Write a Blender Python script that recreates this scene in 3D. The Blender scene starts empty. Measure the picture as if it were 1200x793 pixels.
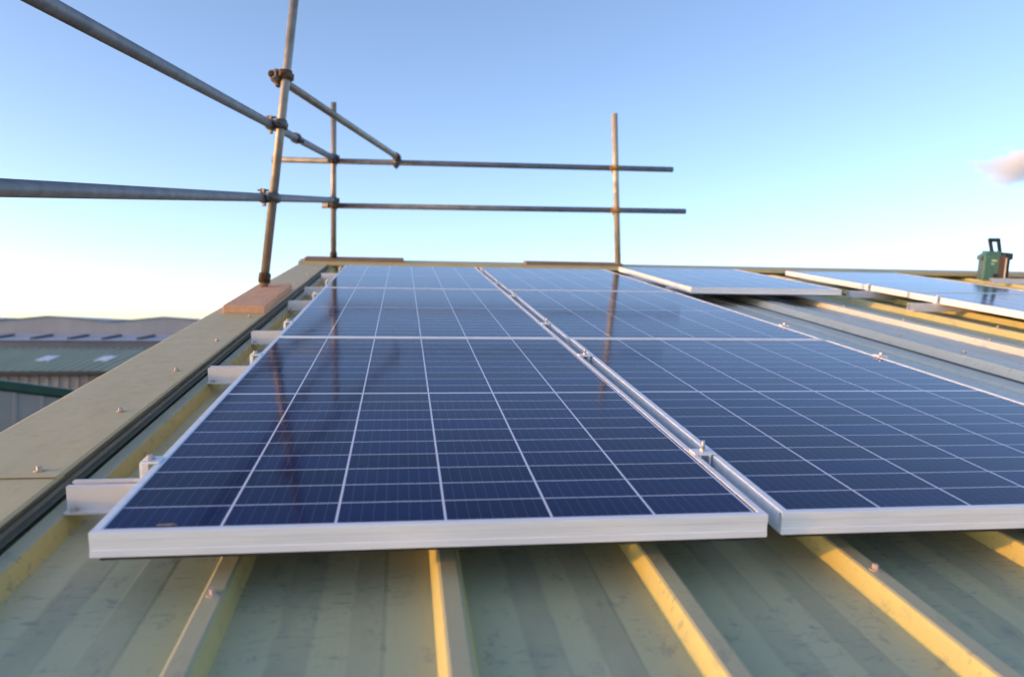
import bpy, bmesh, math, random
from mathutils import Vector, Matrix, Euler

random.seed(7)
SC = bpy.context.scene
COL = SC.collection
PITCH = math.radians(9.0)
RX = Matrix.Rotation(PITCH, 3, 'X')            # roof frame (u across, v up the slope, w off the roof) -> world


def V(*a):
    return Vector(a)


def W(p):
    return RX @ Vector(p)


# ------------------------------------------------------------------ camera
cam_d = bpy.data.cameras.new("camera")
cam = bpy.data.objects.new("camera", cam_d)
COL.objects.link(cam)
SC.camera = cam
Rm = [Vector((0.99060065, -0.13412012, 0.0268729)),
      Vector((0.00461499, -0.16357745, -0.9865197)),
      Vector((0.13670794, 0.97737107, -0.16142096))]
cx_, cy_, cz_ = (RX @ r for r in Rm)            # right, down, forward in world
rot = Matrix((cx_, -cy_, -cz_)).transposed()
cam.matrix_world = Matrix.Translation(W((0.43241274, -1.11937437, 0.46229118))) @ rot.to_4x4()
cam_d.sensor_width = 36.0
cam_d.lens = 27.98
cam_d.clip_start = 0.02
cam_d.clip_end = 6000
cam_d.dof.use_dof = True
cam_d.dof.focus_distance = 2.05
cam_d.dof.aperture_fstop = 3.5

# ------------------------------------------------------------------ light
AZ, EL = math.radians(7.0), math.radians(5.9)   # relative to the roof plane: from the left, a little behind the viewer
sun_dir = W((-math.cos(EL) * math.cos(AZ), -math.cos(EL) * math.sin(AZ), math.sin(EL))).normalized()
sun_el = math.asin(sun_dir.z)
sun_az = math.atan2(sun_dir.x, sun_dir.y)
world = bpy.data.worlds.new("World")
SC.world = world
world.use_nodes = True
wn = world.node_tree.nodes
wl = world.node_tree.links
sky = wn.new('ShaderNodeTexSky')
sky.sky_type = 'NISHITA'
sky.sun_disc = False
sky.sun_elevation = max(sun_el, math.radians(6.0))
sky.sun_rotation = sun_az
sky.altitude = 0
sky.air_density = 0.55
sky.dust_density = 0.9
sky.ozone_density = 1.0
wb = wn.new('ShaderNodeMix')                    # the photograph's cool white balance
wb.data_type = 'RGBA'
wb.blend_type = 'MULTIPLY'
wb.inputs[0].default_value = 1.0
wb.inputs[7].default_value = (1.0, 0.96, 1.01, 1)
wl.new(sky.outputs[0], wb.inputs[6])
wl.new(wb.outputs[2], wn['Background'].inputs[0])
wn['Background'].inputs[1].default_value = 0.15

sd = bpy.data.lights.new("sun", 'SUN')
sd.energy = 2.0
sd.angle = math.radians(0.5)
sd.color = (0.54, 0.23, 0.03)
sun = bpy.data.objects.new("sun", sd)
COL.objects.link(sun)
sun.rotation_euler = sun_dir.to_track_quat('Z', 'Y').to_euler()

SC.view_settings.view_transform = 'Standard'
SC.view_settings.look = 'None'
SC.view_settings.gamma = 1.0
SC.view_settings.exposure = 1.72
SC.view_settings.use_curve_mapping = False
SC.cycles.volume_bounces = 8


# ------------------------------------------------------------------ materials
FLAT, RIB = -0.116, -0.085                     # pan and rib-top levels of the roof sheet, below the panel tops


class NT:
    """tiny node helper"""
    def __init__(s, name):
        s.m = bpy.data.materials.new(name)
        s.m.use_nodes = True
        s.n = s.m.node_tree.nodes
        s.l = s.m.node_tree.links
        s.b = s.n['Principled BSDF']
        s.tc = s.n.new('ShaderNodeTexCoord')

    def lk(s, a, b):
        s.l.new(a, b)

    def val(s, x, sock):
        if isinstance(x, (int, float)):
            sock.default_value = x
        else:
            s.lk(x, sock)

    def math(s, op, a, b=0.0, clamp=False):
        n = s.n.new('ShaderNodeMath')
        n.operation = op
        n.use_clamp = clamp
        s.val(a, n.inputs[0])
        s.val(b, n.inputs[1])
        return n.outputs[0]

    def noise(s, scale, detail=4, rough=0.6, vec=None, stretch=None):
        n = s.n.new('ShaderNodeTexNoise')
        n.inputs['Scale'].default_value = scale
        n.inputs['Detail'].default_value = detail
        n.inputs['Roughness'].default_value = rough
        v = vec or s.tc.outputs['Object']
        if stretch:
            mp = s.n.new('ShaderNodeMapping')
            mp.inputs['Scale'].default_value = stretch
            s.lk(v, mp.inputs[0])
            v = mp.outputs[0]
        s.lk(v, n.inputs['Vector'])
        return n.outputs['Fac']

    def ramp(s, fac, stops):
        n = s.n.new('ShaderNodeValToRGB')
        e = n.color_ramp.elements
        while len(e) < len(stops):
            e.new(0.5)
        for i, (p, c) in enumerate(stops):
            e[i].position = p
            e[i].color = (c, c, c, 1) if isinstance(c, (int, float)) else (*c, 1)
        s.lk(fac, n.inputs[0])
        return n.outputs[0]

    def mix(s, fac, a, b, mode='MIX'):
        n = s.n.new('ShaderNodeMix')
        n.data_type = 'RGBA'
        n.blend_type = mode
        s.val(fac, n.inputs[0])
        for x, k in ((a, 6), (b, 7)):
            if isinstance(x, tuple):
                n.inputs[k].default_value = (*x, 1)
            else:
                s.lk(x, n.inputs[k])
        return n.outputs[2]

    def bump(s, h, strength=0.2, dist=0.01):
        n = s.n.new('ShaderNodeBump')
        n.inputs['Strength'].default_value = strength
        n.inputs['Distance'].default_value = dist
        s.lk(h, n.inputs['Height'])
        s.lk(n.outputs[0], s.b.inputs['Normal'])

    def base(s, c, rough=0.5, metal=0.0, ior=None):
        if isinstance(c, tuple):
            s.b.inputs['Base Color'].default_value = (*c, 1)
        else:
            s.lk(c, s.b.inputs['Base Color'])
        s.val(rough, s.b.inputs['Roughness'])
        s.b.inputs['Metallic'].default_value = metal
        if ior:
            s.b.inputs['IOR'].default_value = ior
        return s.m


def mat_roof(name, c0, c1, dirt_dim, rough=0.45, swage=False):
    t = NT(name)
    big = t.noise(2.2, 5, 0.65, stretch=(1.6, 0.55, 1))
    streak = t.noise(9, 5, 0.7, stretch=(3.2, 0.16, 1))
    spots = t.noise(26, 6, 0.75, stretch=(1.0, 0.6, 1))
    scuff = t.noise(60, 4, 0.7, stretch=(0.4, 1.4, 1))
    c = t.mix(t.ramp(big, [(0.32, 0), (0.68, 1)]), c0, c1)
    c = t.mix(t.math('MULTIPLY', t.ramp(streak, [(0.52, 0), (0.70, 1)]), 0.30), c, dirt_dim)
    c = t.mix(t.math('MULTIPLY', t.ramp(spots, [(0.56, 0), (0.66, 1)]), 0.5), c, dirt_dim)
    sc = t.math('MULTIPLY', t.ramp(scuff, [(0.57, 0), (0.64, 1)]), t.ramp(t.noise(4.0, 3, 0.6), [(0.48, 0), (0.56, 1)]))
    c = t.mix(t.math('MULTIPLY', sc, 0.75), c, dirt_dim)
    if swage:                                   # chalk on all that faces up, its pale colour also replacing missing skylight
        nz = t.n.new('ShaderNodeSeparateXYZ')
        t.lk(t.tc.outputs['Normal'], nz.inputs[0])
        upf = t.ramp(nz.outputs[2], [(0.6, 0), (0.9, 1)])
        pale_lift = t.ramp(t.noise(3.5, 5, 0.65, stretch=(1.4, 0.5, 1)), [(0.3, 0.55), (0.7, 0.85)])
        c = t.mix(t.math('MULTIPLY', upf, pale_lift), c, (0.54, 0.525, 0.335))
        c = t.mix(t.math('MULTIPLY', t.math('MULTIPLY', t.ramp(spots, [(0.56, 0), (0.66, 1)]), upf), 0.5), c, dirt_dim)
        c = t.mix(t.math('MULTIPLY', t.math('MULTIPLY', sc, upf), 0.6), c, dirt_dim)
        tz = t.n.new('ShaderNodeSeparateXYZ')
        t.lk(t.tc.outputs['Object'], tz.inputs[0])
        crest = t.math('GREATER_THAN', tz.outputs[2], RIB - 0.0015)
        c = t.mix(t.math('MULTIPLY', t.math('MULTIPLY', crest, upf), 0.42), c, dirt_dim)  # rib tops greyed by dirt and by weaker sun put into the colour
        # darker bands along the two shallow swages of every bay
        sp = t.n.new('ShaderNodeSeparateXYZ')
        t.lk(t.tc.outputs['Object'], sp.inputs[0])
        wob = t.math('MULTIPLY', t.math('SUBTRACT', t.noise(14, 3, 0.6), 0.5), 0.05)
        f = t.math('ADD', t.math('FRACT', t.math('DIVIDE', t.math('SUBTRACT', sp.outputs[0], 0.145), 0.3333)), wob)
        d = t.math('MINIMUM', t.math('ABSOLUTE', t.math('SUBTRACT', f, 0.434)), t.math('ABSOLUTE', t.math('SUBTRACT', f, 0.72)))
        band = t.ramp(d, [(0.066, 1), (0.084, 0)])
        patch = t.ramp(t.noise(7, 5, 0.7, stretch=(1.2, 0.5, 1)), [(0.34, 0.25), (0.6, 1)])
        c = t.mix(t.math('MULTIPLY', t.math('MULTIPLY', band, patch), 0.42), c, dirt_dim)
    t.bump(t.noise(5, 3, 0.5, stretch=(1, 0.6, 1)), 0.25, 0.01)
    return t.base(c, t.ramp(spots, [(0.3, rough - 0.06), (0.7, rough + 0.2)]))


def mat_simple(name, c0, c1, scale=8, rough=0.5, metal=0.0, stretch=None, bump=0.0, bscale=60):
    t = NT(name)
    n = t.noise(scale, 5, 0.65, stretch=stretch)
    c = t.mix(t.ramp(n, [(0.35, 0), (0.68, 1)]), c0, c1)
    if bump:
        t.bump(t.noise(bscale, 4, 0.6, stretch=stretch), bump, 0.004)
    return t.base(c, rough, metal)


def mat_pv():
    t = NT("photovoltaic_cells")
    sp = t.n.new('ShaderNodeSeparateXYZ')
    t.lk(t.tc.outputs['Object'], sp.inputs[0])
    x, y = sp.outputs[0], sp.outputs[1]
    px, py, x0 = 0.162, 0.0822, 0.0126
    cxn = t.math('DIVIDE', t.math('SUBTRACT', x, x0), px)
    fx = t.math('FRACT', cxn)
    ex = t.math('SUBTRACT', 0.5, t.math('ABSOLUTE', t.math('SUBTRACT', fx, 0.5)))     # 0 at a cell edge
    lx = t.math('LESS_THAN', ex, 0.0019 / px)
    ym = t.math('SUBTRACT', t.math('ABSOLUTE', t.math('SUBTRACT', y, 0.842)), 0.0045)
    cyn = t.math('DIVIDE', ym, py)
    fy = t.math('FRACT', cyn)
    ey = t.math('SUBTRACT', 0.5, t.math('ABSOLUTE', t.math('SUBTRACT', fy, 0.5)))
    ly = t.math('LESS_THAN', ey, 0.0019 / py)
    mid = t.math('LESS_THAN', ym, 0.0)
    fb = t.math('FRACT', t.math('ADD', t.math('MULTIPLY', fx, 9), 0.5))
    lb = t.math('LESS_THAN', t.math('ABSOLUTE', t.math('SUBTRACT', fb, 0.5)), 0.04)
    cb = t.n.new('ShaderNodeCombineXYZ')
    t.lk(t.math('FLOOR', cxn), cb.inputs[0])
    t.lk(t.math('FLOOR', t.math('DIVIDE', t.math('SUBTRACT', y, 0.842), py)), cb.inputs[1])
    oi = t.n.new('ShaderNodeObjectInfo')
    t.lk(oi.outputs['Random'], cb.inputs[2])
    wn_ = t.n.new('ShaderNodeTexWhiteNoise')
    t.lk(cb.outputs[0], wn_.inputs[0])
    cell = t.mix(wn_.outputs[0], (0.0028, 0.0060, 0.036), (0.0050, 0.0120, 0.076))
    fine = t.noise(70, 3, 0.6)
    cell = t.mix(t.math('MULTIPLY', t.ramp(fine, [(0.4, 0), (0.7, 1)]), 0.35), cell, (0.007, 0.017, 0.090))
    cell = t.mix(t.math('MULTIPLY', lb, 0.45), cell, (0.07, 0.11, 0.24))
    line = t.math('MAXIMUM', t.math('MAXIMUM', lx, mid), t.math('MULTIPLY', ly, 0.66))
    c = t.mix(line, cell, (0.66, 0.69, 0.80))
    dust = t.noise(6, 5, 0.7)
    c = t.mix(t.math('MULTIPLY', t.ramp(dust, [(0.45, 0), (0.8, 1)]), 0.014), c, (0.45, 0.42, 0.38))
    t.bump(t.noise(7, 2, 0.5), 0.03, 0.002)
    r = t.ramp(t.noise(11, 4, 0.6), [(0.3, 0.07), (0.7, 0.13)])
    return t.base(c, r, 0.0, 1.20)


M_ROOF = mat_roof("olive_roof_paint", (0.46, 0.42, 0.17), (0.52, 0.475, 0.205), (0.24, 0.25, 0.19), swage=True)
M_CAP = mat_roof("tan_flashing_paint", (0.53, 0.435, 0.22), (0.57, 0.47, 0.245), (0.46, 0.38, 0.195), 0.42)
M_GRP = mat_roof("weathered_rooflight_sheet", (0.62, 0.585, 0.48), (0.72, 0.68, 0.56), (0.45, 0.44, 0.37), 0.4)
M_FRAME = mat_simple("anodised_aluminium_frame", (0.72, 0.75, 0.79), (0.86, 0.885, 0.915), 16, 0.40, 0.08, stretch=(0.25, 2.5, 4))
M_RAIL = mat_simple("mill_aluminium_rail", (0.66, 0.65, 0.66), (0.76, 0.75, 0.75), 6, 0.42, 0.2, stretch=(0.3, 3, 3))
M_STEEL = mat_simple("zinc_plated_steel", (0.42, 0.41, 0.40), (0.55, 0.54, 0.53), 40, 0.5, 0.5)
M_PV = mat_pv()
M_BLACK = mat_simple('black_edge_strip', (0.01, 0.01, 0.01), (0.016, 0.016, 0.016), 20, 0.7)
M_GALV = mat_simple("weathered_galvanised_tube", (0.16, 0.17, 0.185), (0.26, 0.265, 0.275), 14, 0.55, 0.3, stretch=(1, 1, 1), bump=0.1)
M_TUBE = mat_simple("dull_brown_grey_tube", (0.27, 0.23, 0.18), (0.40, 0.36, 0.30), 9, 0.5, 0.45, bump=0.12)
M_PALE = mat_simple("pale_scuffed_tube", (0.42, 0.36, 0.25), (0.62, 0.54, 0.40), 10, 0.5, 0.3, bump=0.12)
M_RUST = mat_simple("rusty_coupler_steel", (0.075, 0.045, 0.028), (0.22, 0.12, 0.06), 45, 0.75, 0.25, bump=0.35)
M_DARKC = mat_simple("dull_grey_coupler_steel", (0.10, 0.095, 0.095), (0.22, 0.20, 0.18), 45, 0.6, 0.45, bump=0.3)
M_WOOD = mat_simple("reddish_scaffold_board", (0.60, 0.315, 0.17), (0.72, 0.42, 0.25), 14, 0.75, 0, stretch=(5, 0.5, 5), bump=0.3, bscale=30)
M_WOOD2 = mat_simple("weathered_brown_board", (0.20, 0.125, 0.08), (0.33, 0.22, 0.15), 14, 0.8, 0, stretch=(0.4, 5, 5), bump=0.3, bscale=30)
M_SCREW = mat_simple("painted_screw_cap", (0.42, 0.34, 0.29), (0.54, 0.44, 0.38), 60, 0.45, 0.1)
M_WALLC = mat_simple("roof_building_cladding", (0.22, 0.23, 0.17), (0.27, 0.27, 0.21), 2, 0.5)


# ------------------------------------------------------------------ mesh helpers (coordinates in the roof frame unless said)
class MB:
    def __init__(s):
        s.bm = bmesh.new()

    def merge(s, b2):
        me = bpy.data.meshes.new("tmp")
        b2.to_mesh(me)
        b2.free()
        s.bm.from_mesh(me)
        bpy.data.meshes.remove(me)

    def box(s, c, size, bev=0.0, rot=None, seg=2):
        b = bmesh.new()
        bmesh.ops.create_cube(b, size=1.0)
        bmesh.ops.scale(b, vec=Vector(size), verts=b.verts)
        if bev:
            bmesh.ops.bevel(b, geom=list(b.edges), offset=bev, segments=seg, affect='EDGES', profile=0.5)
        if rot is not None:
            bmesh.ops.rotate(b, matrix=rot, verts=b.verts)
        bmesh.ops.translate(b, vec=Vector(c), verts=b.verts)
        s.merge(b)
        return s

    def box2(s, lo, hi, bev=0.0):
        lo, hi = Vector(lo), Vector(hi)
        return s.box((lo + hi) / 2, hi - lo, bev)

    def tube(s, p0, p1, r, r2=None, seg=16, hollow=0.0):
        p0, p1 = Vector(p0), Vector(p1)
        d = p1 - p0
        q = d.to_track_quat('Z', 'Y').to_matrix()
        b = s.bm
        r2 = r if r2 is None else r2
        rings = []
        prof = [(p0, r), (p1, r2)]
        if hollow:
            prof = [(p0 + d.normalized() * 0.05, hollow), (p0, hollow), (p0, r), (p1, r2), (p1, hollow), (p1 - d.normalized() * 0.05, hollow)]
        for p, rr in prof:
            rings.append([b.verts.new(p + q @ Vector((rr * math.cos(2 * math.pi * i / seg), rr * math.sin(2 * math.pi * i / seg), 0))) for i in range(seg)])
        for a, c in zip(rings, rings[1:]):
            for i in range(seg):
                f = b.faces.new((a[i], a[(i + 1) % seg], c[(i + 1) % seg], c[i]))
                f.smooth = True
        b.faces.new(list(reversed(rings[0])))
        b.faces.new(rings[-1])
        return s

    def sweep(s, prof, axis, a, c, close=False):
        """profile of 2D points extruded along 'v' (points are u,w) or 'u' (points are v,w)"""
        b = s.bm
        def P(p, t):
            return Vector((p[0], t, p[1])) if axis == 'v' else Vector((t, p[0], p[1]))
        n = len(prof)
        A = [b.verts.new(P(p, a)) for p in prof]
        B = [b.verts.new(P(p, c)) for p in prof]
        for i in range(n if close else n - 1):
            j = (i + 1) % n
            b.faces.new((A[i], A[j], B[j], B[i]))
        if close:
            b.faces.new(A)
            b.faces.new(list(reversed(B)))
        return s

    def poly(s, pts):
        s.bm.faces.new([s.bm.verts.new(Vector(p)) for p in pts])
        return s

    def hexhead(s, p, n, r, h, washer=0.0):
        p, n = Vector(p), Vector(n).normalized()
        if washer:
            s.tube(p, p + n * h * 0.25, washer, seg=14)
            p = p + n * h * 0.25
        s.tube(p, p + n * h, r, r * 0.92, seg=6)
        for f in s.bm.faces[-8:]:
            f.smooth = False
        return s


def finish(mb, name, mat, base=(0, 0, 0)):
    b = mb.bm
    bmesh.ops.recalc_face_normals(b, faces=b.faces)
    if Vector(base).length:
        bmesh.ops.translate(b, vec=-Vector(base), verts=b.verts)
    me = bpy.data.meshes.new(name)
    b.to_mesh(me)
    b.free()
    me.materials.append(mat)
    return me


def tag(o, label=None, cat=None, group=None, kind=None):
    if label:
        o['label'] = label
    if cat:
        o['category'] = cat
    if group:
        o['group'] = group
    if kind:
        o['kind'] = kind
    return o


def place(o, base, roof=True):
    if roof:
        o.location = W(base)
        o.rotation_euler = (PITCH, 0, 0)
    else:
        o.location = base


def thing(name, label, cat, base, group=None, roof=True):
    o = bpy.data.objects.new(name, None)
    o.empty_display_size = 0.1
    COL.objects.link(o)
    place(o, base, roof)
    o['base'] = 0
    del o['base']
    return tag(o, label, cat, group)


def part(name, mb, mat, parent, base=(0, 0, 0), label=None):
    o = bpy.data.objects.new(name, finish(mb, name, mat, base))
    COL.objects.link(o)
    o.parent = parent
    if label:
        o['label'] = label
    return o


def solo(name, mb, mat, label, cat, base, group=None, roof=True):
    o = bpy.data.objects.new(name, finish(mb, name, mat, base))
    COL.objects.link(o)
    place(o, base, roof)
    return tag(o, label, cat, group)


def copy_tree(o, parent=None):
    c = o.copy()
    COL.objects.link(c)
    if parent is not None:
        c.parent = parent
    for ch in list(o.children):
        copy_tree(ch, c)
    return c


# ------------------------------------------------------------------ ground
GZ = -7.0
t = NT("yard_ground")
g = t.noise(0.05, 6, 0.6)
g2 = t.noise(1.5, 5, 0.6)
gc = t.mix(t.ramp(g, [(0.42, 0), (0.55, 1)]), (0.055, 0.055, 0.055), (0.07, 0.085, 0.04))
gc = t.mix(t.math('MULTIPLY', g2, 0.3), gc, (0.10, 0.095, 0.085))
t.base(gc, 0.9)
mb = MB().poly([(-3000, -3000, GZ), (3000, -3000, GZ), (3000, 3000, GZ), (-3000, 3000, GZ)])
o = bpy.data.objects.new("ground", finish(mb, "ground", t.m))
COL.objects.link(o)
tag(o, kind='structure')

# ------------------------------------------------------------------ the roof we stand on
FLAT, RIB = -0.116, -0.085
V0, V1 = -4.0, 6.12
bld = thing("warehouse", "olive green ribbed metal roof with tan edge flashing under the solar panels", "building", (0, 0, 0))


def rib_pts(k, off=0.145):
    b = off + 0.3333 * k
    return [(b, FLAT), (b + 0.010, RIB), (b + 0.014, RIB + 0.002), (b + 0.038, RIB + 0.002), (b + 0.042, RIB), (b + 0.052, FLAT)]


def minor(a, b):
    """two shallow stiffening grooves between ribs"""
    out = []
    for f in (0.33, 0.67):
        m = a + (b - a) * f
        out += [(m - 0.027, FLAT), (m - 0.021, FLAT + 0.0010), (m + 0.021, FLAT + 0.0010), (m + 0.027, FLAT)]
    return out


def sheet_profile(k0, k1):
    pts = []
    for k in range(k0, k1 + 1):
        r = rib_pts(k)
        pts += r
        if k < k1:
            pts += minor(r[-1][0], rib_pts(k + 1)[0][0])
    return pts


def sheet(mb, prof, v0, v1, n):
    b = mb.bm
    rows = []
    for i in range(n + 1):
        v = v0 + (v1 - v0) * i / n
        rows.append([b.verts.new((p[0], v, p[1] + 0.0008 * math.sin(v * 2.3 + p[0] * 5))) for p in prof])
    for A, B in zip(rows, rows[1:]):
        for i in range(len(prof) - 1):
            b.faces.new((A[i], A[i + 1], B[i + 1], B[i]))


left = [(-0.44, FLAT)] + sheet_profile(-1, 6) + [(2.30, FLAT)]
mb = MB()
sheet(mb, left, V0, V1, 24)
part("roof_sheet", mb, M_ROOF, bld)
grp = [(2.285, FLAT + 0.003), (2.40, FLAT + 0.003), (2.52, FLAT + 0.003), (2.535, FLAT + 0.012), (2.55, FLAT + 0.012), (2.565, FLAT + 0.003),
       (2.668, FLAT + 0.003), (2.690, RIB - 0.004), (2.700, RIB + 0.006), (2.79, RIB + 0.006), (2.803, RIB - 0.004), (2.83, FLAT + 0.003),
       (2.92, FLAT + 0.003), (2.93, FLAT + 0.009), (2.945, FLAT + 0.009), (2.955, FLAT + 0.003),
       (3.095, FLAT + 0.003), (3.112, RIB), (3.165, RIB), (3.180, FLAT + 0.003), (3.215, FLAT + 0.003)]
mb = MB()
sheet(mb, grp, V0, V1, 24)
part("rooflight_sheet", mb, M_GRP, bld, label="grey translucent rooflight strip between the panel groups")
right = [(3.205, FLAT)] + minor(3.205, 3.478) + sheet_profile(10, 30)
mb = MB()
sheet(mb, right, V0, V1, 24)
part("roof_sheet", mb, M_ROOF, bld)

m = MB()
m.box2((2.646, V0, FLAT + 0.0036), (2.664, V1 - 0.05, FLAT + 0.0062))  # dark strips modelled in place of the shadow line at the sheet laps
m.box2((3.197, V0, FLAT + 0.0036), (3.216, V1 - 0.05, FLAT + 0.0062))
part("lap_shadow", m, mat_simple("dark_lap_shadow", (0.10, 0.105, 0.095), (0.16, 0.165, 0.15), 9, 0.7, stretch=(1, 0.3, 1)), bld)
# verge capping in two lengths lapped at v = 0.27
def verge(v0, v1, lift):
    m = MB()
    L = lift
    c = -0.055 + lift
    m.sweep([(-0.445 - L, -0.34), (-0.445 - L, c - 0.005), (-0.437, c), (-0.205, c), (-0.2005, c - 0.003), (-0.2005, c - 0.006), (-0.206, c - 0.006)], 'v', v0, v1)
    return m


part("verge_capping", verge(V0, 0.425, 0.0), M_CAP, bld)
part("verge_capping", verge(0.395, 5.86, 0.0025), M_CAP, bld)
M_TRIM = mat_simple("dark_green_edge_trim", (0.085, 0.092, 0.062), (0.125, 0.135, 0.095), 6, 0.5, stretch=(2, 0.4, 2))
m = MB()
m.sweep([(-0.2065, -0.062), (-0.2055, -0.070), (-0.2005, -0.0715), (-0.2015, -0.074), (-0.1985, RIB + 0.005), (-0.184, RIB + 0.0035)], 'v', V0, 5.86)
part("edge_trim", m, M_TRIM, bld)
# ridge capping
m = MB()
m.sweep([(5.87, -0.066), (5.87, -0.036), (6.10, -0.026), (6.33, -0.105), (6.33, -0.135)], 'u', -0.45, 10.4)
part("ridge_capping", m, M_CAP, bld)
# far slope, walls (built simply: they stand out of sight below the roof)
m = MB()
m.sweep([(6.12, -0.128), (15.0, -0.128 - 8.9 * math.tan(2 * PITCH))], 'u', -0.44, 10.4)
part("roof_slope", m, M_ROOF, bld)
inv = RX.transposed()
def wallquad(m, a, b, top_a, top_b, bot=GZ):
    m.poly([inv @ Vector((*a, bot)), inv @ Vector((*b, bot)), inv @ Vector((*b, top_b)), inv @ Vector((*a, top_a))])
m = MB()
pa, pr = W((0, V0, -0.14)), W((0, 6.1, -0.14))
wallquad(m, (-0.43, pa.y), (-0.43, pr.y), pa.z, pr.z)
wallquad(m, (10.3, pa.y), (10.3, pr.y), pa.z, pr.z)
wallquad(m, (-0.43, pa.y), (10.3, pa.y), pa.z, pa.z)
part("wall", m, M_WALLC, bld)

# screws on flashing and ribs
m = MB()
m.hexhead((0, 0, 0), (0, 0, 1), 0.0058, 0.009, washer=0.0105)
screw_me = finish(m, "roofing_screw", M_SCREW)
def screw(u, v, w, s=1.0):
    o_ = bpy.data.objects.new("roofing_screw", screw_me)
    COL.objects.link(o_)
    o_.parent = bld
    o_.location = (u, v, w)
    o_.rotation_euler = (random.uniform(-.06, .06), random.uniform(-.06, .06), random.uniform(0, 1))
    o_.scale = (0.88 * s, 0.88 * s, 0.88 * s)
for v in (-0.05, 0.434, 0.879, 1.37, 1.913, 2.556, 4.1, 4.8, 5.4):
    screw(-0.248, v, -0.0525 if v > 0.4 else -0.055)
for k in range(0, 7):
    for v in (-0.02, 1.35, 2.9, 4.4):
        if k in (1, 2, 4) and v < 0:
            continue
        screw(0.145 + 0.3333 * k + 0.026, v + 0.012 * ((k * 7) % 3 - 1), RIB + 0.002)
for v in (0.9, 1.37, 1.846, 2.283, 2.757, 3.3, 4.3):
    screw(2.742, v, RIB + 0.006, 1.0)
for v in (1.55, 2.2, 2.85, 3.45):
    screw(3.14, v, RIB)
for k in (10, 11):
    for v in (1.9, 2.6, 3.3, 4.3):
        screw(0.145 + 0.3333 * k + 0.026, v, RIB + 0.002)

# ------------------------------------------------------------------ solar panels
PW, PL, PT = 1.002, 1.684, 0.037


def make_panel():
    r = thing("solar_panel", "", "solar panel", (0, 0, 0))
    m = MB()
    lip = 0.0115
    # front and back rails full width (stepped outer face), side rails butt between them
    for y0, y1, out in ((0.0, lip, -1), (PL - lip, PL, 1)):
        yo = y0 if out < 0 else y1
        s = 1 if out < 0 else -1
        prof = [(yo, -PT), (yo, -PT + 0.010), (yo + s * 0.0012, -PT + 0.011), (yo + s * 0.0012, -0.013), (yo, -0.012), (yo, -0.0008),
                (yo + s * 0.0008, 0.0), (yo + s * lip, 0.0), (yo + s * lip, -0.0022), (yo + s * 0.004, -0.003), (yo + s * 0.004, -PT + 0.002), (yo + s * 0.03, -PT + 0.002), (yo + s * 0.03, -PT)]
        m.sweep(prof, 'u', 0, PW, close=True)
    for x0, s in ((0.0, 1), (PW, -1)):
        prof = [(x0, -PT), (x0, -0.0008), (x0 + s * 0.0008, 0.0), (x0 + s * lip, 0.0), (x0 + s * lip, -0.0022), (x0 + s * 0.004, -0.003),
                (x0 + s * 0.004, -PT + 0.002), (x0 + s * 0.03, -PT + 0.002), (x0 + s * 0.03, -PT)]
        m.sweep(prof, 'v', lip + 0.0002, PL - lip - 0.0002, close=True)
    part("frame", m, M_FRAME, r)
    m = MB()
    m.box2((0.0055, 0.0055, -0.0065), (PW - 0.0055, PL - 0.0055, -0.0016))
    part("cell_glass", m, M_PV, r)
    m = MB()
    m.box2((0.012, 0.003, -PT - 0.0052), (PW - 0.012, 0.022, -PT - 0.0003))  # thin black strip under the front edge of the frame
    part("edge_strip", m, M_BLACK, r)
    return r


C2 = 1.031
panels = [
    (0.0, 0.0, 0.0, 0.0, "front left solar panel, nearest one beside the tan flashing, smudge near its corner"),
    (0.0, 1.704, 0.0, 0.0, "middle panel of the left column, between the nearest and the farthest beside the flashing"),
    (0.0, 3.408, 0.0, 0.0, "farthest panel of the left column, below the leftmost far scaffold pole"),
    (C2, 0.010, -0.0015, -0.35, "front right solar panel, nearest one cut off by the right edge of the photo"),
    (C2, 1.710, -0.001, -0.2, "middle panel of the second column, reflecting the pale scaffold pole"),
    (C2, 3.412, 0.0, 0.0, "farthest panel of the second column, at the foot of the pale scaffold pole"),
    (2.215, 3.62, 0.006, 0.3, "lone panel standing above the grey rooflight strip, its shaded near edge facing us"),
    (3.655, 3.59, 0.0, 0.0, "panel just left of the green tool case, farther one of the right hand column"),
    (3.645, 1.885, 0.0, 0.0, "panel reflecting the green tool case, nearer one of the right hand column"),
]
proto = make_panel()
for i, (u, v, w, yaw, lab) in enumerate(panels):
    p = proto if i == 0 else copy_tree(proto)
    p.location = W((u, v, w))
    p.rotation_euler = (RX @ Matrix.Rotation(math.radians(yaw), 3, 'Z')).to_euler()
    tag(p, lab, "solar panel", "solar panels on the roof")
random.seed(3)
m = MB()
pts = []
for i in range(14):
    a = 2 * math.pi * i / 14
    pts.append((0.098 + math.cos(a) * 0.017 * random.uniform(0.6, 1.1), 0.026 + math.sin(a) * 0.006 * random.uniform(0.5, 1.1), -0.0012))
m.poly(pts)
part("dirt_smudge", m, mat_simple("dried_mud", (0.22, 0.15, 0.10), (0.34, 0.25, 0.19), 90, 0.9), proto)

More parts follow.
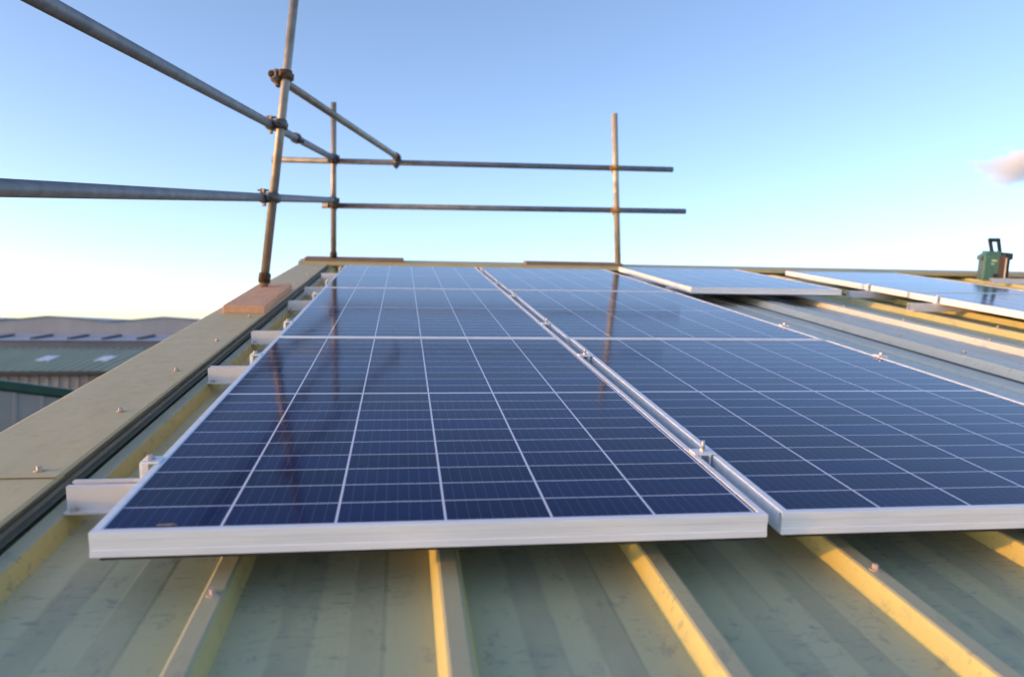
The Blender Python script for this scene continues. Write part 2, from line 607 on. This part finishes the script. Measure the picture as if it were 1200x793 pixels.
# ------------------------------------------------------------------ mounting rails
def make_rail(u0, u1, v, label, group, top=-PT - 0.0005):
    base = (u0, v, top)
    r = thing("mounting_rail", label, "mounting rail", base, group)
    m = MB()
    h = 0.045
    z0 = top - h + 0.0
    # C section with lips on top and a foot flange at the bottom
    prof = [(v - 0.020, top), (v - 0.020, z0 + 0.004), (v - 0.036, z0 + 0.004), (v - 0.036, z0), (v + 0.020, z0), (v + 0.020, top), (v + 0.008, top), (v + 0.008, top - 0.004),
            (v + 0.016, top - 0.004), (v + 0.016, z0 + 0.003), (v - 0.017, z0 + 0.003), (v - 0.017, top - 0.004), (v - 0.008, top - 0.004), (v - 0.008, top)]
    m.sweep(prof, 'u', u0, u1, close=True)
    part("channel", m, M_RAIL, r, base)
    m = MB()
    m.hexhead((u0 + 0.014, v - 0.028, z0 + 0.004), (0, 0, 1), 0.0055, 0.006, washer=0.008)
    part("fixing_screw", m, M_STEEL, r, base)
    return r


RV = (0.318, 1.350, 2.050, 3.060, 3.760, 4.760)
words = ("nearest aluminium mounting rail poking out by the front panel corner", "second nearest mounting rail poking out left of the front left panel",
         "mounting rail end just before the joint of the nearest two left panels", "mounting rail end halfway along the middle left panel, beside the board's far half",
         "second farthest mounting rail end on the left, behind the board", "farthest mounting rail end on the left, close to the far board")
for v, lab in zip(RV, words):
    make_rail(-0.147, 2.075, v, lab, "mounting rails under the left panel group")
make_rail(3.475, 4.75, 3.985, "sunlit rail end poking out under the far right hand panel", "mounting rails under the right panel group")
make_rail(3.455, 4.75, 3.275, "sunlit rail end poking out under the panel nearer on the right", "mounting rails under the right panel group")
make_rail(2.19, 3.18, 4.02, "shaded rail carrying the lone middle panel", "mounting rails under the lone panel", top=-PT + 0.005)
make_rail(5.63, 8.6, 5.33, "loose grey rail lying on the roof ribs in front of the green tool case", None, top=-0.039)


# ------------------------------------------------------------------ clamps
def end_clamp(u, v, label, s=1):
    base = (u, v, -PT)
    c = thing("end_clamp", label, "panel clamp", base, "end clamps on the panel edges")
    m = MB()
    prof = [(u + s * 0.008, 0.0008), (u + s * 0.008, 0.0040), (u - s * 0.022, 0.0040), (u - s * 0.025, 0.002), (u - s * 0.025, -PT), (u - s * 0.021, -PT), (u - s * 0.021, 0.0008)]
    m.sweep(prof, 'v', v - 0.017, v + 0.017, close=True)
    prof = [(u - s * 0.0205, -PT), (u - s * 0.0205, -PT + 0.003), (u - s * 0.0025, -PT + 0.003), (u - s * 0.0025, -PT)]
    m.sweep(prof, 'v', v - 0.017, v + 0.017, close=True)
    part("bracket", m, M_FRAME, c, base)
    m = MB()
    m.hexhead((u - s * 0.011, v, 0.0042), (0, 0, 1), 0.0065, 0.0065, washer=0.009)
    part("bolt", m, M_STEEL, c, base)


def mid_clamp(u, v, label, w=0.029, stud=0.016):
    base = (u, v, -PT)
    c = thing("mid_clamp", label, "panel clamp", base, "mid clamps in the gap between the columns")
    m = MB()
    h = w / 2
    prof = [(u - h - 0.007, 0.0008), (u - h - 0.007, 0.0035), (u + h + 0.007, 0.0035), (u + h + 0.007, 0.0008), (u + h - 0.003, 0.0008), (u + h - 0.003, -0.024),
            (u + h - 0.006, -0.024), (u + h - 0.006, -0.0008), (u - h + 0.006, -0.0008), (u - h + 0.006, -0.024), (u - h + 0.003, -0.024), (u - h + 0.003, 0.0008)]
    m.sweep(prof, 'v', v - 0.016, v + 0.016, close=True)
    part("bracket", m, M_FRAME, c, base)
    m = MB()
    m.hexhead((u, v, 0.0037), (0, 0, 1), 0.0062, 0.0055)
    m.tube((u, v, 0.009), (u, v, 0.009 + stud), 0.0036, seg=10)
    m.tube((u, v, -0.08), (u, v, -0.001), 0.0036, seg=10)
    part("stud_bolt", m, M_STEEL, c, base)


for v, lab in zip(RV, ("end clamp with bolt on the nearest rail, left edge of the front left panel", "end clamp on the second nearest rail, left edge of the front left panel",
                       "end clamp at the left edge of the middle panel, near the front joint", "end clamp on the far half of the middle left panel",
                       "end clamp at the left edge of the farthest left panel, by its near corner", "end clamp at the far end of the left column")):
    end_clamp(0.0, v, lab)
for v, lab in zip(RV, ("nearest mid clamp with an upright stud between the two front panels", "second mid clamp with a stud, in the gap just before the panel joint",
                       "mid clamp in the gap just beyond the first panel joint", "mid clamp halfway along the middle pair of panels",
                       "mid clamp just beyond the second panel joint", "farthest mid clamp in the gap between the columns")):
    mid_clamp(PW + 0.0145, v, lab)
for v, lab in ((1.350, "end clamp with stud on the right edge of the front right panel"), (2.050, "end clamp on the right edge of the second column's middle panel")):
    end_clamp(C2 + PW + 0.003, v, lab, -1)
for u, v, lab in ((3.655, 4.02, "end clamp on the left edge of the panel left of the tool case"), (3.645, 3.275, "end clamp on the left edge of the panel reflecting the tool case")):
    end_clamp(u, v, lab)

# ------------------------------------------------------------------ boards
def board(name, lo, hi, mat, label, cat, bev=0.003):
    m = MB()
    m.box2(lo, hi, bev)
    return solo(name, m, mat, label, cat, lo)


m = MB()
m.box((-0.304, 3.21, -0.0345), (0.186, 1.06, 0.036), 0.0025, Matrix.Rotation(math.radians(0.9), 3, 'Z'))
solo("sole_board", m, M_WOOD, "orange brown timber sole board lying on the tan flashing under the near pole", "board", (-0.304, 3.21, -0.0525))
board("sole_board", (-0.405, 5.93, -0.0345), (0.442, 6.12, -0.004), M_WOOD2, "weathered brown board at the far end of the flashing, under the leftmost far pole", "board")
board("sole_board", (1.53, 5.93, -0.0345), (2.42, 6.12, -0.010), M_WOOD2, "dark thin board at the top of the second column, left of the pale pole", "board")

# ------------------------------------------------------------------ scaffold tubes
TR = 0.02415


def scaffold_tube(p0, p1, mat, label, group, r=TR):
    m = MB()
    p0, p1 = Vector(p0), Vector(p1)
    m.tube(p0, p1, r, seg=24, hollow=r - 0.004)
    return solo("scaffold_tube", m, mat, label, "scaffold tube", p0, group)


GP, GR, GH = "upright scaffold poles", "guard rails along the roof edge", "guard rails along the ridge"
NB, NT_ = V(-0.3496, 3.545, -0.016), V(-0.186, 3.801, 1.600)
nd = (NT_ - NB)
scaffold_tube(NB, NB + nd * 1.25, M_TUBE, "near leaning brown scaffold pole standing on the orange board", GP)
FL0, FL1 = V(-0.160, 5.95, -0.004), V(-0.148, 5.95, 1.299)
scaffold_tube(FL0, FL1, M_TUBE, "thin far scaffold pole at the left end of the ridge rails", GP, 0.0235)
FR0, FR1 = V(2.376, 5.95, -0.010), V(2.279, 5.95, 1.31)
scaffold_tube(FR0, FR1, M_PALE, "pale yellowish scaffold pole right of the middle, behind the second column", GP, 0.027)
# guard rails on the ridge (behind the poles)
HU0, HU1 = V(-0.670, 6.002, 0.814), V(2.860, 6.002, 0.846)
scaffold_tube(HU0, HU1, M_GALV, "upper horizontal scaffold rail crossing the sky at the far end", GH)
HL0, HL1 = V(-0.258, 6.002, 0.441), V(3.004, 6.002, 0.475)
scaffold_tube(HL0, HL1, M_GALV, "lower horizontal scaffold rail across the far end, with the longer right end", GH)
# rails along the roof edge: past the camera
def ext(a, b, v):
    a, b = Vector(a), Vector(b)
    return a + (b - a) * ((v - a.y) / (b.y - a.y))
UA, UB = (-0.1608, 5.93, 0.8418), (-0.4815, 1.45, 0.9534)
UP0, UP1 = ext(UA, UB, -2.2), Vector(UA)
scaffold_tube(UP0, UP1, M_GALV, "upper left scaffold rail running down from the photo's top edge to the far pole", GR)
LA, LB = (-0.1563, 5.93, 0.4885), (-0.5842, 1.10, 0.4785)
LP0, LP1 = ext(LA, LB, -2.2), Vector(LA)
scaffold_tube(LP0, LP1, M_GALV, "lower left scaffold rail, nearly level, entering from the left edge of the photo", GR)
BR0, BR1 = V(-0.306, 3.70, 1.173), V(0.385, 5.965, 0.868)
scaffold_tube(BR0, BR1, M_TUBE, "short sloping brace from the near pole's top down to the upper ridge rail", "braces")


# ------------------------------------------------------------------ scaffold couplers
def coupler(pa, da, pb, db, mat, label, side=None, s=1.0):
    """pa/da: point and direction of the first tube, pb/db of the second"""
    pa, da, pb, db = (Vector(q) for q in (pa, da, pb, db))
    da.normalize()
    db.normalize()
    base = (pa + pb) / 2
    c = thing("scaffold_coupler", label, "scaffold coupler", base, "scaffold couplers")
    mid = (pb - pa)
    n = mid.normalized() if mid.length > 0.01 else da.cross(db).normalized()
    for p, d in ((pa, da), (pb, db)):
        m = MB()
        m.tube(p - d * 0.027 * s, p + d * 0.027 * s, 0.0315 * s, seg=18)
        m.tube(p - d * 0.019 * s, p + d * 0.019 * s, 0.0335 * s, seg=18)
        q = d.cross(n).normalized()
        R_ = Matrix((q, d, n)).transposed()
        for sg in (-1, 1):
            m.box(p + q * sg * 0.037 * s, (0.026 * s, 0.040 * s, 0.022 * s), 0.004, R_)
        part("clamp_band", m, mat, c, base)
        m = MB()
        b0 = p + q * 0.041 * s
        m.tube(b0 - n * 0.034 * s, b0 + n * 0.050 * s, 0.0062 * s, seg=8)
        m.hexhead(b0 + n * 0.012 * s, n, 0.012 * s, 0.014 * s)
        part("clamp_bolt", m, mat, c, base)
    if mid.length > 0.03:
        m = MB()
        m.tube(pa + n * 0.018, pb - n * 0.018, 0.013 * s, seg=10)
        part("rivet_joint", m, mat, c, base)
    return c


def at_v(a, b, v):
    return ext(a, b, v)


pu, pl_, pb_ = at_v(UP0, UP1, 3.73), at_v(LP0, LP1, 3.67), at_v(BR0, BR1, 3.78)
def onpole(w):
    return NB + nd * ((w - NB.z) / nd.z)
coupler(onpole(pb_.z + .012), nd, pb_ + V(-0.005, 0, 0), BR1 - BR0, M_RUST, "rusty orange coupler highest on the near leaning pole")
coupler(onpole(pu.z), nd, pu, UP1 - UP0, M_DARKC, "dark coupler holding the upper left rail to the near leaning pole")
coupler(onpole(pl_.z), nd, pl_, LP1 - LP0, M_DARKC, "dark coupler holding the lower left rail to the near leaning pole")
ff = onpole(0.030)
coupler(ff, nd, ff + nd.normalized() * 0.004, nd, M_RUST, "rusty coupler clamped round the near pole's foot on the orange board")
pv_ = at_v(UP0, UP1, 4.42)
coupler(pv_, UP1 - UP0, pv_ + V(0.001, 0.012, 0), UP1 - UP0, M_DARKC, "dark sleeve coupler on the upper left rail between the two left poles", s=1.05)
fl = FL1 - FL0
def onfl(w):
    return FL0 + fl * ((w - FL0.z) / fl.z)
coupler(onfl(0.822), fl, V(-0.152, 6.002, 0.819), HU1 - HU0, M_RUST, "brown coupler tying the upper ridge rail to the leftmost far pole")
coupler(onfl(0.846), fl, UP1 + V(0, -0.05, 0.002), UP1 - UP0, M_DARKC, "grey coupler tying the end of the upper left rail to the leftmost far pole")
coupler(onfl(0.443), fl, V(-0.156, 6.002, 0.442), HL1 - HL0, M_RUST, "brown coupler tying the lower ridge rail to the leftmost far pole")
coupler(onfl(0.488), fl, LP1 + V(0, -0.05, 0.0), LP1 - LP0, M_DARKC, "grey coupler tying the end of the lower left rail to the leftmost far pole")
coupler(onfl(0.020), fl, onfl(0.022), fl, M_RUST, "brown coupler at the foot of the leftmost far pole", s=0.9)
fr = FR1 - FR0
def onfr(w):
    return FR0 + fr * ((w - FR0.z) / fr.z)
M_YRUST = mat_simple("ochre_coupler_steel", (0.30, 0.18, 0.07), (0.46, 0.30, 0.13), 45, 0.7, 0.2, bump=0.3)
coupler(onfr(0.841), fr, V(2.314, 6.002, 0.841), HU1 - HU0, M_YRUST, "ochre coupler on the pale pole at the upper ridge rail", s=0.95)
coupler(onfr(0.466), fr, V(2.340, 6.002, 0.467), HL1 - HL0, M_YRUST, "ochre coupler on the pale pole at the lower ridge rail", s=0.95)
coupler(V(0.375, 6.002, 0.824), HU1 - HU0, BR1 + V(-0.012, -0.04, 0.004), BR1 - BR0, M_DARKC, "dark swivel coupler joining the sloping brace to the upper ridge rail")

# ------------------------------------------------------------------ green tool case
def tool_case():
    base = (5.80, 5.56, RIB + 0.002)
    r = thing("tool_case", "dark green tool case with a raised loop handle standing on the roof at the right", "tool case", base)
    r.rotation_euler = (RX @ Matrix.Rotation(math.radians(-22), 3, 'Z')).to_euler()
    r.scale = (0.86, 1.0, 1.2)
    green = mat_simple("green_plastic", (0.05, 0.14, 0.125), (0.075, 0.185, 0.16), 30, 0.42)
    dark = mat_simple("black_rubber", (0.012, 0.016, 0.018), (0.025, 0.028, 0.03), 30, 0.6)
    red = mat_simple("rusty_red_panel", (0.07, 0.052, 0.042), (0.11, 0.075, 0.058), 25, 0.55)
    m = MB()
    m.box((0, 0, 0.105), (0.20, 0.18, 0.20), 0.012)
    m.box((-0.01, 0, 0.213), (0.15, 0.13, 0.03), 0.010)
    part("body", m, green, r)
    m = MB()
    m.box((-0.112, 0, 0.175), (0.030, 0.13, 0.035), 0.006)
    m.box((-0.098, 0, 0.095), (0.016, 0.12, 0.14), 0.006)
    part("side_cap", m, mat_simple("grey_green_plastic", (0.06, 0.10, 0.10), (0.09, 0.13, 0.13), 30, 0.5), r)
    m = MB()
    m.box((0.128, 0, 0.195), (0.085, 0.17, 0.05), 0.008)
    m.box((0.128, 0.01, 0.095), (0.060, 0.13, 0.16), 0.008)
    part("end_cap", m, dark, r)
    m = MB()
    m.box((0.066, -0.093, 0.115), (0.062, 0.012, 0.17), 0.004)
    part("front_panel", m, red, r)
    m = MB()
    m.box((0.105, -0.092, 0.10), (0.016, 0.016, 0.17), 0.004)
    part("latch_strip", m, mat_simple("pale_plastic", (0.60, 0.50, 0.40), (0.70, 0.60, 0.50), 30, 0.5), r)
    # handle: loop leaning to the left
    m = MB()
    pts = [(-0.008, 0, 0.222), (-0.042, 0, 0.312), (0.040, 0, 0.314), (0.068, 0, 0.222)]
    for a, b in zip(pts, pts[1:]):
        a, b = Vector(a), Vector(b)
        d = (b - a).normalized()
        ax = Vector((0, 1, 0))
        R_ = Matrix((d, ax, d.cross(ax))).transposed()
        m.box((a + b) / 2, ((b - a).length + 0.026, 0.040, 0.030), 0.006, R_)
    part("handle", m, dark, r)
    m = MB()
    m.box((-0.005, -0.0915, 0.160), (0.052, 0.004, 0.010), 0.001)
    m.box((-0.018, -0.0915, 0.135), (0.030, 0.004, 0.007), 0.001)
    part("marking", m, mat_simple("pale_green_marking", (0.45, 0.62, 0.42), (0.55, 0.72, 0.52), 50, 0.5), r)
    m = MB()
    m.box((0.02, -0.094, 0.035), (0.05, 0.012, 0.055), 0.004)
    part("socket", m, dark, r)


tool_case()

# ------------------------------------------------------------------ neighbouring buildings (world coordinates)
def mat_clad(name, c0, c1, period, axis=0, depth=0.6, rough=0.5):
    t = NT(name)
    sp = t.n.new('ShaderNodeSeparateXYZ')
    t.lk(t.tc.outputs['Object'], sp.inputs[0])
    f = t.math('FRACT', t.math('DIVIDE', sp.outputs[axis], period))
    tri = t.math('ABSOLUTE', t.math('SUBTRACT', f, 0.5))
    seam = t.ramp(tri, [(0.36, 0), (0.44, 1)])
    n = t.noise(0.6, 5, 0.65, stretch=(1, 1, 0.3))
    c = t.mix(t.ramp(n, [(0.35, 0), (0.65, 1)]), c0, c1)
    t.bump(seam, depth, 0.05)
    return t.base(c, rough)


def gabled(name, label, mats, x0, y0, bays, bw, depth, eave, peak, rotz=0.0):
    r = thing(name, label, "building", (x0, y0, GZ), roof=False)
    r.rotation_euler = (0, 0, rotz)
    wall, roof = MB(), MB()
    H, P = eave - GZ, peak - GZ
    for i in range(bays):
        a = i * bw
        wall.poly([(a, 0, 0), (a + bw, 0, 0), (a + bw, 0, H), (a + bw / 2, 0, P), (a, 0, H)])
        wall.poly([(a, depth, 0), (a + bw, depth, 0), (a + bw, depth, H), (a + bw / 2, depth, P), (a, depth, H)])
        for s in (0, 1):
            e = a + bw * s
            roof.poly([(e, -0.15, H + 0.03), (a + bw / 2, -0.15, P + 0.03), (a + bw / 2, depth + 0.15, P + 0.03), (e, depth + 0.15, H + 0.03)])
    wall.poly([(0, 0, 0), (0, depth, 0), (0, depth, H), (0, 0, H)])
    wall.poly([(bays * bw, 0, 0), (bays * bw, depth, 0), (bays * bw, depth, H), (bays * bw, 0, H)])
    part("wall", wall, mats[0], r)
    part("roof", roof, mats[1], r)
    return r


clad_far = mat_clad("pale_violet_grey_cladding", (0.26, 0.275, 0.29), (0.31, 0.32, 0.33), 1.0, 0, 0.08)
roof_far = mat_clad("grey_far_roof", (0.23, 0.23, 0.26), (0.28, 0.28, 0.31), 1.0)
far = gabled("factory", "long grey factory hall with a row of shallow gables on the skyline at the left", (clad_far, roof_far), -70.5, 70, 8, 9.25, 40, 1.0, 1.5)
# lean-to in front of the gables
def add_leanto(r, x0, x1, y, z_top, z_bot, out, mat_r, mat_w, slots):
    m = MB()
    m.poly([(x0, -0.02, z_top - GZ), (x1, -0.02, z_top - GZ), (x1, -out, z_bot - GZ), (x0, -out, z_bot - GZ)])
    lr = part("lean_to_roof", m, mat_r, r)
    m = MB()
    m.poly([(x0, -out + 0.15, 0), (x1, -out + 0.15, 0), (x1, -out + 0.15, z_bot - GZ - 0.03), (x0, -out + 0.15, z_bot - GZ - 0.03)])
    for x in (x0, x1):
        m.poly([(x, -out + 0.15, 0), (x, 0, 0), (x, 0, z_top - GZ - 0.03), (x, -out + 0.15, z_bot - GZ - 0.03)])
    part("lean_to_wall", m, mat_w, r)
    for sx in slots:
        m = MB()
        d = Vector((0.45, out * 0.42, (z_top - z_bot) * 0.42))
        p = Vector((sx - x_off, -out * 0.85, z_bot - GZ + (z_top - z_bot) * 0.15 + 0.05))
        q = Vector((0.28, 0, 0))
        lift = Vector((0, 0, 0.10))
        a = [p, p + q, p + q + d, p + d]
        m.poly([v + lift for v in a])
        for i in range(4):
            m.poly([a[i] - lift, a[(i + 1) % 4] - lift, a[(i + 1) % 4] + lift, a[i] + lift])
        part("roof_vent", m, dark_glass, r)


dark_glass = mat_simple("dark_vent_slot", (0.04, 0.04, 0.05), (0.06, 0.06, 0.07), 2, 0.4)
x_off = -70.5
add_leanto(far, 0.0, 74.0, 70, 0.12, -0.47, 6.0, mat_clad("pale_lean_to_roof", (0.38, 0.38, 0.43), (0.44, 0.44, 0.48), 1.0, 0, 0.08),
           mat_clad("slate_blue_cladding", (0.10, 0.115, 0.15), (0.13, 0.145, 0.18), 0.6, 0, 0.1), (-31.0, -28.1, -25.4, -22.9, -20.3, -36, -41, -46, -15, -10, -5))

# building 2: green-grey ribbed roof with two rooflights, ribbed wall
def hall2():
    x0, y0 = -40.0, 36.5
    r = thing("green_roofed_hall", "workshop hall with a grey green ribbed roof and two bright rooflights, left of our roof", "building", (x0, y0, GZ), roof=False)
    L, D = 62.0, 6.5
    ze, zr = -1.50 - GZ, -0.62 - GZ
    m = MB()
    m.poly([(0, -0.3, ze), (L, -0.3, ze), (L, D, zr), (0, D, zr)])
    m.poly([(0, D, zr), (L, D, zr), (L, 2 * D, ze), (0, 2 * D, ze)])
    sl = Matrix.Rotation(math.atan((zr - ze) / (D + 0.3)), 3, 'X')
    for k in range(int(L / 0.4)):
        m.box((0.2 + 0.4 * k, (D - 0.3) / 2, (ze + zr) / 2 + 0.018), (0.07, (D + 0.3) * 1.005, 0.04), 0, sl)
    part("roof", m, mat_simple("grey_green_ribbed_roof", (0.27, 0.285, 0.175), (0.33, 0.34, 0.215), 0.7, 0.5, stretch=(1, 0.3, 1)), r)
    lite = mat_simple("white_rooflight", (0.50, 0.53, 0.60), (0.62, 0.64, 0.70), 1.5, 0.35)
    s = (zr - ze) / (D + 0.3)
    for xx in (-16.35, -11.15 - 2.55, -21.3, -26.3, -8.3):
        m = MB()
        m.box((xx - x0, 3.0, ze + s * 3.3 + 0.03), (0.62, 1.35, 0.05), 0, Matrix.Rotation(math.atan(s), 3, 'X'))
        part("rooflight", m, lite, r)
    m = MB()
    m.poly([(0, 0, 0), (L, 0, 0), (L, 0, ze - 0.02), (0, 0, ze - 0.02)])
    m.poly([(0, 2 * D - .2, 0), (L, 2 * D - .2, 0), (L, 2 * D - .2, ze - 0.02), (0, 2 * D - .2, ze - 0.02)])
    for x in (0, L):
        m.poly([(x, 0, 0), (x, 2 * D - .2, 0), (x, 2 * D - .2, ze - 0.02), (x, D, zr - 0.04), (x, 0, ze - 0.02)])
    for k in range(int(L / 0.42)):
        m.box2((0.1 + 0.42 * k, -0.035, 0), (0.17 + 0.42 * k, 0.01, ze - 0.03))
    part("wall", m, mat_simple("pinkish_grey_ribbed_wall", (0.27, 0.25, 0.23), (0.33, 0.31, 0.285), 0.5, 0.55), r)
    m = MB()
    m.box2((0, -0.42, ze - 0.16), (L, -0.30, ze + 0.01), 0.02)
    part("gutter", m, mat_simple("dark_gutter", (0.03, 0.035, 0.035), (0.05, 0.055, 0.05), 2, 0.5), r)
    m = MB()
    m.box2((0, D - 0.2, zr - 0.03), (L, D + 0.2, zr + 0.035), 0.01)
    part("ridge_cap", m, mat_simple("green_ridge", (0.12, 0.145, 0.12), (0.15, 0.175, 0.15), 2, 0.5), r)


hall2()

# building 3: nearest, dark green eaves trim over grey cladding
def hall3():
    A0 = Vector((-24.0, 16.6, 0))
    d = Vector((0.955, 0.297, 0))       # gable wall facing us and a little to the right, in shade
    inn = Vector((-0.297, 0.955, 0))
    r = thing("grey_shed", "nearest grey clad shed with a dark green verge trim beside our flashing", "building", (A0.x, A0.y, GZ), roof=False)
    Z = Vector((0, 0, 1))
    Lh, B = 20.5, 4.0
    def top(t):                          # verge: ridge near the left end, falling to the right
        return (0.10 - 0.172 * abs(t - 7.5)) - GZ + 0.16
    def P(t, w, z):
        return d * t + inn * w + Z * z
    m = MB()
    for w, dz in ((0.0, 0.05), (B, 1.2)):
        m.poly([P(0, w, 0), P(Lh, w, 0), P(Lh, w, top(Lh) - dz), P(7.5, w, top(7.5) - dz), P(0, w, top(0) - dz)])
    for t in (0, Lh):
        m.poly([P(t, 0, 0), P(t, B, 0), P(t, B, top(t) - 1.2), P(t, 0, top(t) - 0.5)])
    n = int(Lh / 0.62)
    for k in range(n):
        t = 0.2 + 0.62 * k
        a = [P(t, 0.002, 0), P(t + 0.03, -0.035, 0), P(t + 0.10, -0.035, 0), P(t + 0.13, 0.002, 0)]
        h = Z * (min(top(t), top(t + 0.13)) - 0.15)
        for i in range(3):
            m.poly([a[i], a[i + 1], a[i + 1] + h, a[i] + h])
    part("wall", m, mat_simple("mid_grey_cladding", (0.29, 0.265, 0.235), (0.35, 0.325, 0.29), 0.6, 0.55), r)
    m = MB()
    for t0, t1 in ((0, 7.5), (7.5, Lh)):
        m.poly([P(t0, 0.05, top(t0) - 0.5), P(t1, 0.05, top(t1) - 0.5), P(t1, B - .05, top(t1) - 1.2), P(t0, B - .05, top(t0) - 1.2)])
    part("roof", m, mat_simple("dark_green_roof", (0.02, 0.075, 0.055), (0.03, 0.10, 0.07), 1, 0.4), r)
    m = MB()
    prof = [(0.0, -0.27), (-0.05, -0.27), (-0.09, -0.21), (-0.09, -0.04), (-0.06, 0.0), (0.10, 0.0), (0.10, -0.06), (0.0, -0.08)]
    k = len(prof)
    rings = [[P(t, w, top(t) + z) for w, z in prof] for t in (-0.05, 7.5, Lh + 0.05)]
    for A, C in zip(rings, rings[1:]):
        for i in range(k):
            m.poly([A[i], A[(i + 1) % k], C[(i + 1) % k], C[i]])
    m.poly(rings[0])
    m.poly(rings[-1])
    part("verge_trim", m, mat_simple("dark_green_trim", (0.010, 0.055, 0.038), (0.016, 0.075, 0.052), 1.5, 0.35), r)


hall3()


# bare trees between the halls
def bare_tree(x, y, h, spread, label, seed):
    rnd = random.Random(seed)
    r = thing("bare_tree", label, "tree", (x, y, GZ), "bare trees between the halls", roof=False)
    m = MB()
    m.tube((0, 0, 0), (0.1, 0, h * 0.45), 0.16, 0.09, 8)
    tips = []
    for i in range(9):
        a = rnd.uniform(0, 6.28)
        s = Vector((0.1 * rnd.random(), 0, h * rnd.uniform(0.25, 0.45)))
        e = s + Vector((math.cos(a) * spread * rnd.uniform(.4, .8), math.sin(a) * spread * rnd.uniform(.4, .8), h * rnd.uniform(0.25, 0.45)))
        m.tube(s, e, 0.06, 0.025, 5)
        tips += [s.lerp(e, 0.5), s.lerp(e, 0.75), e]
    part("trunk", m, mat_simple("bark_%d" % seed, (0.06, 0.045, 0.035), (0.10, 0.075, 0.06), 6, 0.9), r)
    m = MB()
    for s in tips:
        for k in range(26):
            a, b = rnd.uniform(0, 6.28), rnd.uniform(-0.3, 1.2)
            l = rnd.uniform(0.4, 1.2)
            e = s + Vector((math.cos(a) * math.cos(b), math.sin(a) * math.cos(b), math.sin(b))) * l
            e.z = min(e.z, h)
            m.tube(s, e, 0.016, 0.006, 3)
    part("crown", m, mat_simple("twigs_%d" % seed, (0.16, 0.09, 0.065), (0.22, 0.13, 0.10), 3, 0.9), r)


bare_tree(-25.5, 55, 6.6, 2.2, "bare reddish tree nearest the left edge, between the two halls", 1)
bare_tree(-19.4, 55, 6.25, 1.8, "bare reddish tree further right, just above the green roof", 2)

# ------------------------------------------------------------------ cloud
def cloud(center, rad, name, dens, label):
    b = bmesh.new()
    bmesh.ops.create_icosphere(b, subdivisions=3, radius=1.0)
    for v in b.verts:
        v.co = Vector((v.co.x * rad[0], v.co.y * rad[1], v.co.z * rad[2]))
    me = bpy.data.meshes.new(name)
    b.to_mesh(me)
    b.free()
    m_ = bpy.data.materials.new(name)
    m_.use_nodes = True
    n, l = m_.node_tree.nodes, m_.node_tree.links
    n.remove(n['Principled BSDF'])
    tc = n.new('ShaderNodeTexCoord')
    mp = n.new('ShaderNodeMapping')
    mp.inputs['Scale'].default_value = (1 / rad[0], 1 / rad[1], 1 / rad[2])
    l.new(tc.outputs['Object'], mp.inputs[0])
    ln = n.new('ShaderNodeVectorMath')
    ln.operation = 'LENGTH'
    l.new(mp.outputs[0], ln.inputs[0])
    nz = n.new('ShaderNodeTexNoise')
    nz.inputs['Scale'].default_value = 1.5
    nz.inputs['Detail'].default_value = 4
    l.new(mp.outputs[0], nz.inputs['Vector'])
    ma = n.new('ShaderNodeMath')
    ma.operation = 'MULTIPLY_ADD'
    l.new(nz.outputs['Fac'], ma.inputs[0])
    ma.inputs[1].default_value = 1.7
    ma.inputs[2].default_value = -0.35
    sb = n.new('ShaderNodeMath')
    sb.operation = 'SUBTRACT'
    l.new(ma.outputs[0], sb.inputs[0])
    l.new(ln.outputs['Value'], sb.inputs[1])
    mu = n.new('ShaderNodeMath')
    mu.operation = 'MULTIPLY'
    mu.use_clamp = False
    l.new(sb.outputs[0], mu.inputs[0])
    mu.inputs[1].default_value = dens
    mx = n.new('ShaderNodeMath')
    mx.operation = 'MAXIMUM'
    l.new(mu.outputs[0], mx.inputs[0])
    mx.inputs[1].default_value = 0.0
    vs = n.new('ShaderNodeVolumeScatter')
    vs.inputs['Color'].default_value = (0.998, 0.99, 0.99, 1)
    vs.inputs['Anisotropy'].default_value = 0.0
    l.new(mx.outputs[0], vs.inputs['Density'])
    l.new(vs.outputs[0], n['Material Output'].inputs['Volume'])
    me.materials.append(m_)
    o_ = bpy.data.objects.new(name, me)
    COL.objects.link(o_)
    o_.location = center
    tag(o_, label, None, None, 'structure')


cloud(W((126.6, 150, 12.4)), (17, 10, 6.6), "cloud", 1.2, "small pinkish cloud at the right edge of the sky")
